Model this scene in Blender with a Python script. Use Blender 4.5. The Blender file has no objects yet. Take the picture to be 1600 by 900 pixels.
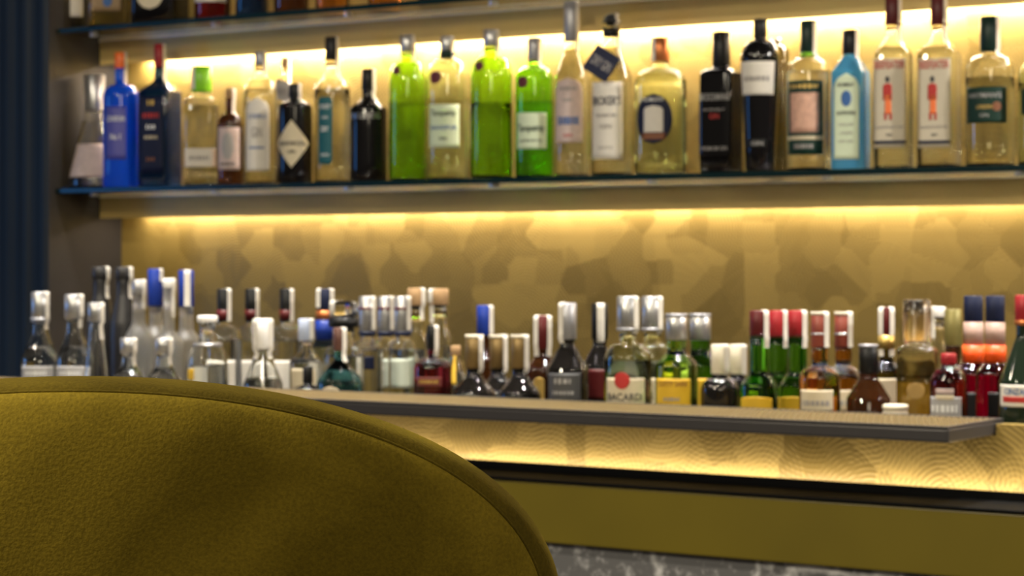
import bpy, bmesh, math, random
from mathutils import Vector, Matrix
random.seed(7)
sc = bpy.context.scene
COL = sc.collection
# ------------------------------------------------------------------ camera
F = 3500.0            # focal length in pixels of the 1600x900 frame
TH = math.radians(34.0)
CT, ST = math.cos(TH), math.sin(TH)
HZ = 407.0            # horizon row
H = 1.30              # camera height above the floor
cam = bpy.data.cameras.new('camera'); camo = bpy.data.objects.new('camera', cam); COL.objects.link(camo)
camo.location = (0, 0, H); camo.rotation_euler = (math.pi/2, 0, TH)
cam.sensor_width = 36; cam.lens = F/1600*36; cam.shift_y = -(450-HZ)/1600
cam.clip_start = 0.05
cam.dof.use_dof = True; cam.dof.focus_distance = 1.47; cam.dof.aperture_fstop = 18.0
sc.camera = camo
def depth(px, Y):                       # distance along the lens axis of the plane y = Y at column px
    return Y/(CT+ST*(px-800)/F)
def spot(px, Y):
    t = depth(px, Y); return t*(-ST+CT*(px-800)/F)
def zz(py, t): return H+(HZ-py)/F*t
# ------------------------------------------------------------------ world, exposure
w = bpy.data.worlds.new('world'); sc.world = w; w.use_nodes = True
w.node_tree.nodes['Background'].inputs[0].default_value = (1.0, 0.88, 0.72, 1)
w.node_tree.nodes['Background'].inputs[1].default_value = 0.09
sc.view_settings.view_transform = 'Standard'; sc.view_settings.look = 'None'
sc.view_settings.gamma = 1; sc.view_settings.exposure = 0.0; sc.view_settings.use_curve_mapping = False
cy = sc.cycles
cy.max_bounces = 18; cy.transmission_bounces = 18; cy.glossy_bounces = 6; cy.diffuse_bounces = 3; cy.transparent_max_bounces = 12
cy.blur_glossy = 0.2; cy.sample_clamp_indirect = 30.0; cy.use_denoising = True
def area(name, loc, target, sx, sy, power, col):
    l = bpy.data.lights.new(name, 'AREA'); l.shape = 'RECTANGLE'; l.size = sx; l.size_y = sy; l.energy = power; l.color = col
    o = bpy.data.objects.new(name, l); COL.objects.link(o); o.location = loc
    o.rotation_euler = (Vector(target)-Vector(loc)).to_track_quat('-Z', 'Y').to_euler()
    return o
# downlights above the bar, unseen fill lights added behind the camera and one bluish window
for lx in (-4.4, -3.65, -2.9, -2.15, -1.4, -0.65, 0.1):
    area('downlight', (lx, 3.05, 2.72), (lx, 3.14, 0), 0.08, 0.08, 7.5, (1, 0.94, 0.86)).data.spread = math.radians(62)
area('downlight', (1.1, 3.55, 2.70), (-2.0, 4.0, 1.4), 0.14, 0.14, 14, (1, 0.94, 0.86)).data.spread = math.radians(80)
for lx in (-3.6, -1.5, 0.8):
    area('downlight', (lx, 1.5, 2.72), (lx-.5, 3.4, 1.0), 0.10, 0.10, 13, (1, 0.88, 0.70))
area('blue_window', (-6.4, 1.5, 1.5), (-2.4, 3.6, 1.3), 0.55, 1.1, 13, (0.08, 0.36, 1.0))
area('front_fill', (0.5, -0.6, 2.6), (-0.9, 1.2, 1.2), 1.0, 1.0, 24, (1, 0.86, 0.62))
area('front_fill', (-2.3, -0.3, 2.7), (-1.1, 1.3, 1.1), 0.3, 0.3, 52, (1, 0.88, 0.66))  # added fill that brightens the velvet chair back
# LED strips of the back bar and the counter (their housings are built below)
LEDC = (1.0, 0.87, 0.76)
def strip(name, x0, x1, y, z, tgt, size, power):
    o = area(name, ((x0+x1)/2, y, z), ((x0+x1)/2, tgt[0], tgt[1]), x1-x0, size, power, LEDC)
    o.rotation_euler = (0, 0, 0)
    d = Vector((0, tgt[0]-y, tgt[1]-z)).normalized()
    X = Vector((1, 0, 0)); Zv = -d; Yv = Zv.cross(X)
    o.rotation_euler = Matrix((X, Yv, Zv)).transposed().to_euler()
    return o
strip('led_strip', -3.95, 1.0, 4.180, H+0.510, (4.197, H+0.42), 0.010, 44)
strip('led_strip', -3.95, 1.0, 4.180, H+0.122, (4.197, H+0.03), 0.010, 11)
strip('led_strip', -4.4, 1.0, 2.952, H-0.3235, (2.966, H-0.29), 0.008, 3.2)
strip('led_strip', -3.98, 1.0, 4.150, H+0.93, (4.19, H+0.70), 0.012, 12)
# ------------------------------------------------------------------ materials
MATS = {}
def newmat(name):
    m = bpy.data.materials.new(name); m.use_nodes = True
    return m, m.node_tree.nodes, m.node_tree.links, m.node_tree.nodes['Principled BSDF']
def pm(name, col, rough=0.5, metal=0.0, noise=0.06, scale=60, bump=0.0, spec=0.5, sheen=0):
    if name in MATS: return MATS[name]
    m, N, L, b = newmat(name)
    tc = N.new('ShaderNodeTexCoord'); no = N.new('ShaderNodeTexNoise'); no.inputs['Scale'].default_value = scale
    L.new(tc.outputs['Object'], no.inputs['Vector'])
    mx = N.new('ShaderNodeMix'); mx.data_type = 'RGBA'
    mx.inputs[6].default_value = tuple(max(0, c*(1-noise)) for c in col)+(1,)
    mx.inputs[7].default_value = tuple(min(1, c*(1+noise)) for c in col)+(1,)
    L.new(no.outputs[0], mx.inputs[0]); L.new(mx.outputs[2], b.inputs['Base Color'])
    b.inputs['Roughness'].default_value = rough; b.inputs['Metallic'].default_value = metal
    b.inputs['Specular IOR Level'].default_value = spec
    if bump:
        bp = N.new('ShaderNodeBump'); bp.inputs['Strength'].default_value = bump; bp.inputs['Distance'].default_value = 0.002
        L.new(no.outputs[0], bp.inputs['Height']); L.new(bp.outputs[0], b.inputs['Normal'])
    MATS[name] = m; return m
def gl(name, col, rough=0.02, ior=1.45, trans=1.0):
    if name in MATS: return MATS[name]
    m, N, L, b = newmat(name)
    tc = N.new('ShaderNodeTexCoord'); no = N.new('ShaderNodeTexNoise'); no.inputs['Scale'].default_value = 25
    L.new(tc.outputs['Object'], no.inputs['Vector'])
    mr = N.new('ShaderNodeMapRange'); mr.inputs[3].default_value = rough; mr.inputs[4].default_value = rough*1.6+0.005
    L.new(no.outputs[0], mr.inputs[0]); L.new(mr.outputs[0], b.inputs['Roughness'])
    b.inputs['Base Color'].default_value = tuple(col)+(1,)
    b.inputs['IOR'].default_value = ior; b.inputs['Transmission Weight'].default_value = trans
    MATS[name] = m; return m
CLEAR = gl('clear_glass', (0.97, 0.985, 0.97))
FROST = gl('frosted_glass', (0.86, 0.87, 0.86), 0.33)
GREENISH = gl('greenish_glass', (0.90, 0.97, 0.84))
WATER = gl('clear_spirit', (0.99, 0.985, 0.95), 0.0, 1.33)
YEL = gl('pale_yellow_spirit', (0.98, 0.96, 0.80), 0.0, 1.33)
GOLDL = gl('golden_spirit', (0.95, 0.72, 0.22), 0.0, 1.33)
AMB = gl('amber_spirit', (0.80, 0.36, 0.06), 0.0, 1.33)
COGN = gl('cognac_spirit', (0.42, 0.08, 0.02), 0.0, 1.33)
REDO = gl('orange_red_spirit', (1.0, 0.12, 0.02), 0.0, 1.33)
MAG = gl('magenta_glass', (0.62, 0.0, 0.12), 0.03)
DRED = gl('dark_red_glass', (0.32, 0.02, 0.04), 0.03)
GRN = gl('bright_green_glass', (0.50, 0.92, 0.12), 0.03); GRNL = gl('green_spirit', (0.60, 0.95, 0.25), 0.0, 1.33)
LIME = gl('lime_glass', (0.56, 0.88, 0.14), 0.03); LIMEL = gl('lime_spirit', (0.84, 0.93, 0.34), 0.0, 1.33)
DGRN = gl('deep_green_glass', (0.14, 0.58, 0.03), 0.03)
BLUEG = gl('deep_blue_glass', (0.008, 0.11, 0.90), 0.03, 1.5, 0.5)
NAVYG = gl('navy_glass', (0.008, 0.035, 0.11), 0.03, 1.5, 0.7)
SKYG = gl('sky_blue_glass', (0.12, 0.50, 0.85), 0.03, 1.5, 0.55)
TEALG = gl('teal_glass', (0.22, 0.72, 0.78), 0.03)
BROWNG = gl('brown_glass', (0.13, 0.045, 0.014), 0.04, 1.5, 0.85)
SMOKE = gl('smoky_dark_glass', (0.035, 0.030, 0.027), 0.04, 1.5, 0.8)
OLIVEG = gl('dark_olive_glass', (0.22, 0.20, 0.08), 0.04)
BLACK = pm('gloss_black_coating', (0.005, 0.0045, 0.005), 0.12, spec=.4)
GREY = pm('charcoal_matte_coating', (0.016, 0.015, 0.015), 0.4)
WPAPER = pm('white_paper', (0.70, 0.66, 0.58), 0.7, scale=120)
CREAM = pm('cream_paper', (0.58, 0.50, 0.34), 0.7, scale=120)
PALEG = pm('pale_green_paper', (0.62, 0.72, 0.52), 0.6, scale=120)
GREYP = pm('grey_paper', (0.36, 0.35, 0.34), 0.6)
MAUVE = pm('pinkish_grey_paper', (0.56, 0.45, 0.42), 0.7, scale=90, noise=.2)
TEAL = pm('teal_paper', (0.008, 0.095, 0.12), 0.5, spec=.3)
DKGRN = pm('dark_green_paper', (0.007, 0.032, 0.022), 0.55, spec=.25)
YELP = pm('yellow_paper', (0.62, 0.38, 0.01), 0.6)
ORNG = pm('orange_cap', (0.85, 0.16, 0.02), 0.4)
REDC = pm('red_cap', (0.30, 0.016, 0.02), 0.4, spec=.3)
BURG = pm('burgundy_cap', (0.085, 0.008, 0.008), 0.4, spec=.3)
REDINK = pm('red_ink', (0.45, 0.022, 0.016), 0.6)
NAVY = pm('navy_paper', (0.006, 0.010, 0.036), 0.55, spec=.25)
BLUEC = pm('blue_cap', (0.010, 0.035, 0.26), 0.4, spec=.3)
BLKC = pm('black_cap', (0.006, 0.006, 0.006), 0.4, spec=.3)
GRNC = pm('lime_green_cap', (0.22, 0.60, 0.02), 0.35)
DGRC = pm('dark_green_cap', (0.005, 0.022, 0.016), 0.4, spec=.3)
SILV = pm('silver_foil', (0.50, 0.50, 0.50), 0.32, 0.85)
WHITEC = pm('white_cap', (0.82, 0.80, 0.76), 0.4)
GREYC = pm('grey_foil', (0.34, 0.34, 0.36), 0.4, 0.6)
COPPER = pm('copper_foil', (0.50, 0.16, 0.05), 0.35, 0.7)
CORK = pm('cork', (0.36, 0.22, 0.10), 0.8, noise=.25, scale=150)
GOLDC = pm('gold_foil', (0.52, 0.36, 0.10), 0.35, 0.7)
CREAMC = pm('cream_cap', (0.66, 0.60, 0.46), 0.5)
BROWNC = pm('brown_cap', (0.11, 0.045, 0.03), 0.4)
INK = pm('black_ink', (0.03, 0.03, 0.035), 0.6)
BLUEINK = pm('blue_ink', (0.03, 0.12, 0.36), 0.6)
BROWNINK = pm('brown_ink', (0.20, 0.07, 0.025), 0.6)
GREYINK = pm('grey_ink', (0.30, 0.28, 0.27), 0.6)
WINK = pm('white_ink', (0.78, 0.78, 0.76), 0.5)
GOLDINK = pm('gold_ink', (0.60, 0.40, 0.10), 0.4, 0.3)
PINKP = pm('pink_print', (0.62, 0.36, 0.26), 0.6, noise=.5, scale=70)
SEAL = pm('dark_red_wax', (0.10, 0.008, 0.012), 0.45)
STEEL = pm('dark_steel', (0.060, 0.056, 0.056), 0.42, 0.4)
CHROME = pm('brushed_chrome', (0.6, 0.6, 0.6), 0.28, 1.0)
BLKST = pm('black_stone', (0.004, 0.004, 0.004), 0.6, scale=30, spec=.08)
# brushed gold panels: overlapping fans of fine arcs
def fan_metal():
    m, N, L, b = newmat('fan_brushed_brass')
    tc = N.new('ShaderNodeTexCoord'); sx = N.new('ShaderNodeSeparateXYZ'); cb = N.new('ShaderNodeCombineXYZ')
    L.new(tc.outputs['Object'], sx.inputs[0]); L.new(sx.outputs[0], cb.inputs[0]); L.new(sx.outputs[2], cb.inputs[1])
    def mth(op, a, bb=None):
        n = N.new('ShaderNodeMath'); n.operation = op
        if isinstance(a, (int, float)): n.inputs[0].default_value = a
        else: L.new(a, n.inputs[0])
        if bb is not None:
            if isinstance(bb, (int, float)): n.inputs[1].default_value = bb
            else: L.new(bb, n.inputs[1])
        return n.outputs[0]
    def vm(op, a, bb):
        n = N.new('ShaderNodeVectorMath'); n.operation = op
        L.new(a, n.inputs[0])
        if isinstance(bb, tuple): n.inputs[1].default_value = bb
        else: L.new(bb, n.inputs[1])
        return n.outputs[0]
    def layer(scale, freq, metric):
        v = N.new('ShaderNodeTexVoronoi'); v.voronoi_dimensions = '2D'; v.distance = metric
        v.inputs['Scale'].default_value = scale; v.inputs['Randomness'].default_value = 0.85
        L.new(cb.outputs[0], v.inputs['Vector'])
        off = vm('SUBTRACT', v.outputs['Color'], (0.5, 0.5, 0.5))
        off = vm('MULTIPLY', off, (0.20, 0.20, 0.0))
        d = vm('SUBTRACT', cb.outputs[0], v.outputs['Position'])
        d = vm('ADD', d, off)
        ln = N.new('ShaderNodeVectorMath'); ln.operation = 'LENGTH'; L.new(d, ln.inputs[0])
        ring = mth('SINE', mth('MULTIPLY', ln.outputs['Value'], freq))
        sp = N.new('ShaderNodeSeparateColor'); L.new(v.outputs['Color'], sp.inputs[0])
        return ring, sp.outputs[2]
    r1, c1 = layer(13, 860, 'MANHATTAN'); r2, c2 = layer(7.5, 800, 'EUCLIDEAN')
    tone = mth('MULTIPLY', mth('ADD', c1, c2), 0.5)
    n2 = N.new('ShaderNodeTexNoise'); n2.inputs['Scale'].default_value = 5; L.new(cb.outputs[0], n2.inputs['Vector'])
    tone = mth('ADD', mth('MULTIPLY', tone, 0.75), mth('MULTIPLY', n2.outputs[0], 0.25))
    ring = mth('ADD', mth('MULTIPLY', r1, 0.5), mth('MULTIPLY', r2, 0.5))
    rr = mth('ADD', tone, mth('MULTIPLY', ring, 0.20))
    cr = N.new('ShaderNodeValToRGB'); e = cr.color_ramp.elements
    e[0].position = 0.32; e[0].color = (0.215, 0.146, 0.030, 1); e[1].position = 0.66; e[1].color = (0.375, 0.262, 0.064, 1)
    L.new(rr, cr.inputs[0]); L.new(cr.outputs[0], b.inputs['Base Color'])
    b.inputs['Metallic'].default_value = 0.2
    L.new(mth('ADD', 0.38, mth('MULTIPLY', tone, 0.25)), b.inputs['Roughness'])
    bp = N.new('ShaderNodeBump'); bp.inputs['Strength'].default_value = 0.22; bp.inputs['Distance'].default_value = 0.001
    L.new(ring, bp.inputs['Height']); L.new(bp.outputs[0], b.inputs['Normal'])
    return m
FAN = fan_metal()
def velvet(name='olive_velvet', kk=1.0, sh=.8):
    m, N, L, b = newmat(name)
    tc = N.new('ShaderNodeTexCoord')
    a = N.new('ShaderNodeTexNoise'); a.inputs['Scale'].default_value = 4.6; a.inputs['Detail'].default_value = 3; a.inputs['Distortion'].default_value = .4
    f = N.new('ShaderNodeTexNoise'); f.inputs['Scale'].default_value = 420; f.inputs['Detail'].default_value = 3
    L.new(tc.outputs['Object'], a.inputs['Vector']); L.new(tc.outputs['Object'], f.inputs['Vector'])
    r1 = N.new('ShaderNodeValToRGB'); r1.color_ramp.elements[0].position = .40; r1.color_ramp.elements[1].position = .64
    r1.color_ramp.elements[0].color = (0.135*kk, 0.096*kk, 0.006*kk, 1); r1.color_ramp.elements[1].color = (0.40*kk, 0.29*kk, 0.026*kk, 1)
    L.new(a.outputs[0], r1.inputs[0])
    mx = N.new('ShaderNodeMix'); mx.data_type = 'RGBA'; mx.blend_type = 'OVERLAY'; mx.inputs[0].default_value = .45
    L.new(r1.outputs[0], mx.inputs[6]); L.new(f.outputs[0], mx.inputs[7]); L.new(mx.outputs[2], b.inputs['Base Color'])
    b.inputs['Roughness'].default_value = .85; b.inputs['Specular IOR Level'].default_value = .15
    b.inputs['Sheen Weight'].default_value = sh; b.inputs['Sheen Roughness'].default_value = .35
    b.inputs['Sheen Tint'].default_value = (0.80, 0.62, 0.06, 1)
    bp = N.new('ShaderNodeBump'); bp.inputs['Strength'].default_value = .5; bp.inputs['Distance'].default_value = .0012
    L.new(f.outputs[0], bp.inputs['Height']); L.new(bp.outputs[0], b.inputs['Normal'])
    return m
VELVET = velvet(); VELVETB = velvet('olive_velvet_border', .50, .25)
def marble():
    m, N, L, b = newmat('black_marble')
    tc = N.new('ShaderNodeTexCoord')
    d = N.new('ShaderNodeTexNoise'); d.inputs['Scale'].default_value = 3; d.inputs['Detail'].default_value = 5
    L.new(tc.outputs['Object'], d.inputs['Vector'])
    va = N.new('ShaderNodeVectorMath'); va.operation = 'MULTIPLY_ADD'
    L.new(d.outputs['Color'], va.inputs[0]); va.inputs[1].default_value = (.35, .35, .35); L.new(tc.outputs['Object'], va.inputs[2])
    v = N.new('ShaderNodeTexVoronoi'); v.feature = 'DISTANCE_TO_EDGE'; v.inputs['Scale'].default_value = 3
    L.new(va.outputs[0], v.inputs['Vector'])
    r = N.new('ShaderNodeValToRGB'); r.color_ramp.elements[0].position = .0; r.color_ramp.elements[0].color = (1, 1, 1, 1)
    r.color_ramp.elements[1].position = .028; r.color_ramp.elements[1].color = (0, 0, 0, 1)
    L.new(v.outputs['Distance'], r.inputs[0])
    n = N.new('ShaderNodeTexNoise'); n.inputs['Scale'].default_value = 34; n.inputs['Detail'].default_value = 9; n.inputs['Roughness'].default_value = .7
    L.new(tc.outputs['Object'], n.inputs['Vector'])
    r2 = N.new('ShaderNodeValToRGB'); r2.color_ramp.elements[0].position = .52; r2.color_ramp.elements[0].color = (0.16, 0.16, 0.163, 1)
    r2.color_ramp.elements[1].position = .80; r2.color_ramp.elements[1].color = (0.95, 0.95, 0.96, 1)
    L.new(n.outputs[0], r2.inputs[0])
    k = N.new('ShaderNodeMath'); k.operation = 'MULTIPLY'; L.new(r.outputs[0], k.inputs[0]); L.new(d.outputs[0], k.inputs[1])
    mx = N.new('ShaderNodeMix'); mx.data_type = 'RGBA'; L.new(k.outputs[0], mx.inputs[0]); L.new(r2.outputs[0], mx.inputs[6]); mx.inputs[7].default_value = (.95, .95, .95, 1)
    L.new(mx.outputs[2], b.inputs['Base Color']); b.inputs['Roughness'].default_value = .22
    return m
MARBLE = marble()
def fluted():
    m, N, L, b = newmat('navy_ribbed_cloth')
    tc = N.new('ShaderNodeTexCoord'); no = N.new('ShaderNodeTexNoise'); no.inputs['Scale'].default_value = 8
    mp = N.new('ShaderNodeMapping'); mp.inputs['Scale'].default_value = (30, 1, .6)
    L.new(tc.outputs['Object'], mp.inputs[0]); L.new(mp.outputs[0], no.inputs['Vector'])
    r = N.new('ShaderNodeValToRGB'); r.color_ramp.elements[0].color = (0.0006, 0.0030, 0.006, 1); r.color_ramp.elements[1].color = (0.0022, 0.013, 0.026, 1)
    L.new(no.outputs[0], r.inputs[0]); L.new(r.outputs[0], b.inputs['Base Color']); b.inputs['Roughness'].default_value = .6
    return m
NAVYW = fluted()
SIDE = pm('dark_bronze_panel', (0.034, 0.030, 0.027), 0.5, 0.0, noise=.2, scale=3)
BRASSD = pm('dull_brass_edge', (0.36, 0.26, 0.10), 0.42, 0.45, noise=.12, scale=9)
BRASSL = pm('bright_brass_lip', (0.95, 0.84, 0.58), 0.4, 0.1, noise=.1, scale=9)
OLIVE = pm('olive_bronze_leather', (0.155, 0.118, 0.006), 0.42, 0.0, noise=.28, scale=4)
SHELFG = gl('shelf_glass', (0.95, 0.98, 0.97), 0.01, 1.45)
EDGEG = pm('teal_glass_edge', (0.002, 0.016, 0.019), 0.25, spec=.25)
PELM = pm('satin_brass', (0.60, 0.43, 0.14), 0.5, 0.1, noise=.10, scale=5)
FLOORM = pm('dark_oak_floor', (0.05, 0.035, 0.022), 0.45, noise=.3, scale=6)
CEILM = pm('charcoal_ceiling', (0.06, 0.055, 0.05), 0.8)
DKWALL = pm('dark_plaster', (0.03, 0.03, 0.033), 0.7)
m_, N_, L_, b_ = newmat('led_tape'); b_.inputs['Base Color'].default_value = (1, .85, .6, 1)
b_.inputs['Emission Color'].default_value = (1, .82, .50, 1); b_.inputs['Emission Strength'].default_value = 6
LEDM = m_
# ------------------------------------------------------------------ mesh helpers
def link(name, me, mat, parent=None, smooth=False):
    o = bpy.data.objects.new(name, me); COL.objects.link(o); me.materials.append(mat)
    if smooth:
        for p in me.polygons: p.use_smooth = True
    if parent is not None: o.parent = parent
    return o
def from_bm(name, bm, mat, parent=None, smooth=False):
    me = bpy.data.meshes.new(name); bm.normal_update(); bm.to_mesh(me); bm.free()
    return link(name, me, mat, parent, smooth)
def box(name, x0, x1, y0, y1, z0, z1, mat, parent=None, bev=0.0, seg=2):
    bm = bmesh.new(); bmesh.ops.create_cube(bm, size=1)
    for v in bm.verts:
        v.co = Vector((x0+(v.co.x+.5)*(x1-x0), y0+(v.co.y+.5)*(y1-y0), z0+(v.co.z+.5)*(z1-z0)))
    if bev: bmesh.ops.bevel(bm, geom=bm.edges[:], offset=bev, segments=seg, profile=.5, affect='EDGES')
    return from_bm(name, bm, mat, parent)
def empty(name, loc, label, cat, group=None, rz=0):
    o = bpy.data.objects.new(name, None); COL.objects.link(o); o.location = loc; o.rotation_euler = (0, 0, rz)
    o.empty_display_size = .05
    o['label'] = label; o['category'] = cat
    if group: o['group'] = group
    return o
def struct(o): o['kind'] = 'structure'; return o
def tag(o, label, cat, group=None):
    o['label'] = label; o['category'] = cat
    if group: o['group'] = group
    return o
def shift(o, loc):          # put a world-built mesh under an Empty at loc
    for v in o.data.vertices: v.co -= Vector(loc)
    return o
# ------------------------------------------------------------------ bottle builder
NS = 40
class Shape:
    def __init__(s, prof, n, dep, zbody, zneck):
        s.prof, s.n, s.dep, s.zb, s.zn = prof, n, dep, zbody, zneck
    def R(s, z):
        p = s.prof
        if z <= p[0][0]: return p[0][1]
        for (a, ra), (b, rb) in zip(p, p[1:]):
            if z <= b: return ra+(rb-ra)*((z-a)/(b-a) if b > a else 1)
        return p[-1][1]
    def wgt(s, z):
        if z <= s.zb: return 1.0
        if z >= s.zn: return 0.0
        return 1-(z-s.zb)/(s.zn-s.zb)
    def at(s, a, z, off=0.0, R=None):
        w = s.wgt(z); n = 2+(s.n-2)*w; d = 1+(s.dep-1)*w
        x, y = math.sin(a), -math.cos(a)
        k = (abs(x)**n+abs(y)**n)**(-1/n)
        r = (s.R(z) if R is None else R)
        px, py = x*k*r, y*k*r*d
        if off:
            nn = Vector((px, py)); 
            nx = math.copysign(abs(x*k)**(n-1), x); ny = math.copysign(abs(y*k)**(n-1), y)/d
            q = math.hypot(nx, ny) or 1
            px += nx/q*off; py += ny/q*off
        return Vector((px, py, z))
    def table(s, z):
        pts = []; L = 0; prev = None
        out = [(0.0, 0.0)]
        N = 60
        for sg in (1, -1):
            L = 0; prev = s.at(0, z)
            for i in range(1, N+1):
                a = sg*math.radians(115)*i/N; p = s.at(a, z); L += (p-prev).length; prev = p
                out.append((sg*L, a))
        out.sort(); return out
def look(tab, u):
    if u <= tab[0][0]: return tab[0][1]
    for (a, x), (b, y) in zip(tab, tab[1:]):
        if u <= b: return x+(y-x)*(u-a)/(b-a) if b > a else x
    return tab[-1][1]
def lathe(shape, zs, R=None, capb=True, capt=True, bm=None, flip=False):
    bm = bm or bmesh.new(); rings = []
    for i, z in enumerate(zs):
        rr = None if R is None else R[i]
        rings.append([bm.verts.new(shape.at(2*math.pi*j/NS, z, 0, rr)) for j in range(NS)])
    for a, b in zip(rings, rings[1:]):
        for j in range(NS):
            f = [a[j], a[(j+1) % NS], b[(j+1) % NS], b[j]]
            bm.faces.new(f[::-1] if flip else f)
    if capb: bm.faces.new(rings[0] if flip else rings[0][::-1])
    if capt: bm.faces.new(rings[-1][::-1] if flip else rings[-1])
    return bm
def patch(shape, u0, u1, z0, z1, off, form='rect', nu=14, nv=10):
    zm = (z0+z1)/2; tab = shape.table(min(zm, shape.zb)); bm = bmesh.new(); rows = []
    uc, hu = (u0+u1)/2, (u1-u0)/2
    if form != 'rect': nv = 18
    for i in range(nv+1):
        v = i/nv
        if form in ('oval', 'round'): q = math.sqrt(max(0, 1-(2*v-1)**2)); 
        elif form == 'diamond': q = 1-abs(2*v-1)
        elif form == 'arch': q = 1 if v < .8 else math.sqrt(max(0, 1-((v-.8)/.2)**2))
        elif form == 'pill': 
            e = .07; q = 1 if e < v < 1-e else 1-.35*(1-min(v, 1-v)/e)**2
        else: q = 1
        q = max(q, .01)
        if form in ('oval', 'round', 'arch'):       # even steps along the curve
            pass
        z = z0+(z1-z0)*v
        k = shape.R(z)/max(shape.R(min(zm, shape.zb)), 1e-4) if z < shape.zb and False else 1
        rows.append([bm.verts.new(shape.at(look(tab, uc+(2*j/nu-1)*hu*q), z, off)) for j in range(nu+1)])
    for a, b in zip(rows, rows[1:]):
        for j in range(nu): bm.faces.new((a[j], a[j+1], b[j+1], b[j]))
    # give the paper a thickness
    geom = bmesh.ops.extrude_face_region(bm, geom=bm.faces[:])
    for v in [g for g in geom['geom'] if isinstance(g, bmesh.types.BMVert)]:
        d = Vector((v.co.x, v.co.y, 0)); d = d.normalized()*0.00035 if d.length else d
        v.co -= d
    return bm
TXT = {}
def text_verts(s):
    if s not in TXT and s[0] == '#':         # print too blurred to read: a row of plain strokes
        rnd = random.Random(s); vs, fs, x = [], [], 0
        for _ in range(int(s[1:])):
            wd = rnd.uniform(.18, .5); hh = rnd.uniform(.75, 1)
            i = len(vs); vs += [(x, -.5*hh), (x+wd, -.5*hh), (x+wd, .5*hh), (x, .5*hh)]; fs.append((i, i+1, i+2, i+3)); x += wd+rnd.uniform(.12, .25)
        TXT[s] = ([(a-x/2, c) for a, c in vs], fs, x, 1.0)
    if s not in TXT:
        c = bpy.data.curves.new('lettering', 'FONT'); c.body = s; c.size = 1; c.resolution_u = 3; c.align_x = 'CENTER'; c.offset = .012
        o = bpy.data.objects.new('lettering', c); COL.objects.link(o)
        bpy.context.view_layer.update()
        dg = bpy.context.evaluated_depsgraph_get()
        me = bpy.data.meshes.new_from_object(o.evaluated_get(dg))
        vs = [v.co.copy() for v in me.vertices]; fs = [tuple(p.vertices) for p in me.polygons]
        bpy.data.objects.remove(o); bpy.data.curves.remove(c); bpy.data.meshes.remove(me)
        x0 = min(v.x for v in vs); x1 = max(v.x for v in vs); y1 = max(v.y for v in vs)
        vs = [((v.x-(x0+x1)/2), v.y-y1/2) for v in vs]
        TXT[s] = (vs, fs, x1-x0, y1)
    return TXT[s]
def lettering(shape, s, uc, zc, width, height, off, mat, parent, name='lettering'):
    vs, fs, w, h = text_verts(s); tab = shape.table(min(zc, shape.zb))
    kx, kz = width/w, height/h
    me = bpy.data.meshes.new(name)
    me.from_pydata([shape.at(look(tab, uc+x*kx), zc+y*kz, off) for x, y in vs], [], fs); me.update()
    return link(name, me, mat, parent)
def smoothstep(x): return x*x*(3-2*x)
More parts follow.
